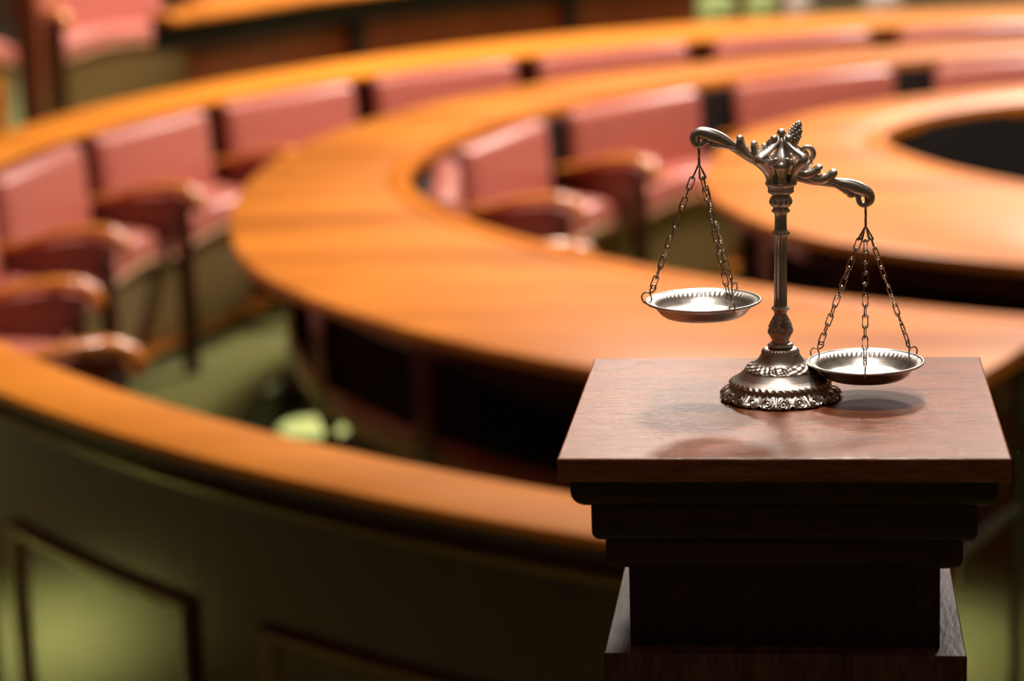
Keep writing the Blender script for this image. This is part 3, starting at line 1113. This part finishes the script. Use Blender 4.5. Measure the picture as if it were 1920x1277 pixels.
# scroll cheeks at the pivot
for s, e0, n0 in ((1, 11.0, 14.0), (-1, -8.5, 11.5)):
    cur = []
    for i in range(20):
        t = i / 19
        an = -0.6 + t * 4.4
        rr = 5.0 * (1 - 0.55 * t)
        cur.append((*bfr(e0 - s * 0 + s * rr * cos(an), n0 + rr * sin(an), 3.5), 1.9 - 0.7 * t))
    tube(bm, mmp(cur), 10)
    tube(bm, mmp([(*bfr(s * 7, 0, 2.5), 2.0), (*bfr(s * 13.5, 4.5, 3.0), 2.2), (*bfr(s * 15.5, 9.5, 3.5), 2.0)]), 10)
link('beam', bm, M_MET, scale, angle=60)
# pinecone finial standing up from the beam
bm = bmesh.new()
tube(bm, mmp([(*bfr(0, 2, 1.5), 2.2), (*bfr(0, 10, 2.5), 1.8), (*bfr(0, 14, 3), 1.8)]), 10)
for i in range(9):
    n = 13.5 + i * 1.85
    R = 3.6 * sin(pi * min(1, (i + 1.6) / 10.5)) ** 0.75 + 0.15
    m = 7 if i < 7 else 5
    for k in range(m):
        an = 2 * pi * (k + 0.5 * (i % 2)) / m
        c = bfr(R * cos(an) * 0.80, n, 3 + R * sin(an) * 0.8)
        tip = bfr(R * cos(an) * 1.12, n + 1.7, 3 + R * sin(an) * 1.12)
        tube(bm, mmp([(*c, 1.35), (*tip, 0.75)]), 8)
tube(bm, mmp([(*bfr(0, 13, 3), 2.0), (*bfr(0, 22, 3), 2.6), (*bfr(0, 28.5, 3), 1.2)]), 10)
x, y, z = bfr(0, 29.8, 3)
ball(bm, x * mm, y * mm, z * mm, 1.7 * mm, 12)
link('finial', bm, M_MET, scale, angle=60)


def link_pts(p, q, wdt, wire, side, n=7):
    """closed stadium path from p to q"""
    p, q = Vector(p), Vector(q)
    t = (q - p).normalized()
    s = (side - side.dot(t) * t).normalized()
    hwd = wdt / 2 - wire
    L = (q - p).length
    a = p + t * hwd * 0.2
    out = []
    c0 = p + t * (hwd + 0.0)
    c1 = q - t * (hwd + 0.0)
    for i in range(n + 1):
        an = pi * i / n
        out.append(c0 + s * (hwd * cos(an)) - t * (hwd * sin(an)))
    for i in range(n + 1):
        an = pi * i / n
        out.append(c1 - s * (hwd * cos(an)) + t * (hwd * sin(an)))
    return [(*v, wire) for v in out]


def make_chain(p, q, phase):
    """oval links from p to q (mm)"""
    bm = bmesh.new()
    p, q = Vector(p), Vector(q)
    D = (q - p).length
    n = max(3, round(D / 7.1))
    t = (q - p) / n
    tn = t.normalized()
    s0 = Vector((1, 0.25, 0)) - Vector((1, 0.25, 0)).dot(tn) * tn
    s0.normalize()
    s1 = tn.cross(s0)
    for i in range(n):
        an = phase + (i % 2) * radians(68) + radians(18) * sin(i * 1.7 + phase)
        sd = s0 * cos(an) + s1 * sin(an)
        a, b = p + t * i - tn * 1.0, p + t * (i + 1) + tn * 1.0
        tube(bm, mmp(link_pts(a, b, 4.3, 0.46, sd)), 8, closed=True, ref=s1.cross(sd) + Vector((0.01, 0.02, 0.03)))
    return bm


def make_pan():
    bm = bmesh.new()
    out = [(0, -9.9), (8, -9.85), (16, -9.6), (21, -9.2), (24.0, -8.5), (26.0, -7.2), (28.3, -5.2), (30.3, -3.0), (33.0, -1.2), (35.6, -0.35), (36.2, 0.2), (36.9, 0.1), (37.3, -0.5), (36.8, -1.3),
           (35.2, -1.6), (33.2, -2.4), (31.4, -3.8), (29.4, -6.2), (27.2, -8.8), (25.0, -10.3), (22.0, -10.8), (10, -10.9), (0, -10.9)]

    def dsp(a, r, z):
        rr, zz = r / mm, z / mm
        inner = (rr < 32.9 and rr > 29.6 and zz > -1.75 - (33 - rr) * 0.72)
        if inner:
            t = (rr - 29.6) / 3.3
            return (0, 0.42 * mm * sin(pi * t) * (0.5 + cos(a * 60 + 2.5 * t)))
        return (0, 0)
    lathe(bm, [(r * mm, z * mm) for r, z in out], 368, dsp, sub=3)
    return bm


def clip_path(a):
    """bent wire clip at rim angle a (radians), pan-local mm"""
    ca, sa = cos(a), sin(a)
    pts = [(33.4, -1.6, 0), (33.2, 1.4, 0.2), (34.0, 4.0, 0.5), (33.6, 7.2, 0.8), (32.2, 9.2, 0.2), (30.6, 8.8, -0.6), (30.8, 6.2, -0.8), (33.6, 4.2, -0.5), (36.6, 4.6, 0.0), (38.8, 3.4, 0.2), (39.4, 1.0, 0.2), (38.2, -1.8, 0.1), (36.2, -2.8, 0)]
    P = smooth_path(pts, 5)
    return [(r * ca - t * sa, r * sa + t * ca, z, 0.52) for r, z, t in P]


def hang(hole, tri_top, tri_bot, pan_c, angs, lean):
    hx, hz = hole
    bm = bmesh.new()
    P = smooth_path([(0.9, 2.4, -1.6), (-0.2, 0.8, 1.9), (0, -1.9, 1.4), (0.2, -1.7, -2.5), (0, 0.2, -6.0), (0.1, 0.3, -9.5), (0.0, 1.6, -12.5), (0.1, 1.2, -15.2), (0, -0.6, -16.2), (0, -1.9, -14.6), (0, -0.8, -11.6)], 6)
    sc_ = (hz - tri_top) / 16.0
    tube(bm, mmp([(hx + x, y, hz + z * sc_, 0.78) for x, y, z in P]), 8)
    link('hook', bm, M_CHAIN, scale)
    px_, pz_ = pan_c
    pan = link('pan', make_pan(), M_PAN, scale, angle=60)
    pan.location = (px_ * mm, 0, pz_ * mm)
    for i, an in enumerate(angs):
        a = radians(an)
        # triangular ring
        d = Vector((cos(a), sin(a), 0))
        s = Vector((-sin(a), cos(a), 0))
        top = Vector((hx, 0, tri_top + 0.3)) + d * 0.4
        bot = Vector((hx, 0, tri_bot)) + d * 4.3
        bm = bmesh.new()
        tri_pts = [top, top + (bot - top) * 0.5 + s * 1.3, bot + s * 2.2 + Vector((0, 0, 0.4)), bot + s * 1.6, bot - s * 1.6, bot - s * 2.2 + Vector((0, 0, 0.4)), top + (bot - top) * 0.5 - s * 1.3]
        tube(bm, mmp([(*v, 0.6) for v in tri_pts]), 8, closed=True, ref=Vector((0.3, 0.9, 0.1)))
        link('triangle_ring', bm, M_CHAIN, scale)
        end = Vector((px_, 0, pz_)) + d * 32.2 + Vector((0, 0, 8.2))
        link('chain', make_chain(bot, end, 0.4 + i * 0.9), M_CHAIN, scale)
        bm = bmesh.new()
        tube(bm, mmp(clip_path(a)), 8, ref=Vector((0.31, 0.2, 0.93)))
        link('wire_clip', bm, M_CHAIN, pan)


hang((-49.8, 168.3), 151.0, 142.6, (-48.5, 64.4), (178, 58, -58), 0)
hang((54.5, 128.4), 110.0, 101.8, (54.4, 23.6), (152, 32, -92), 0)
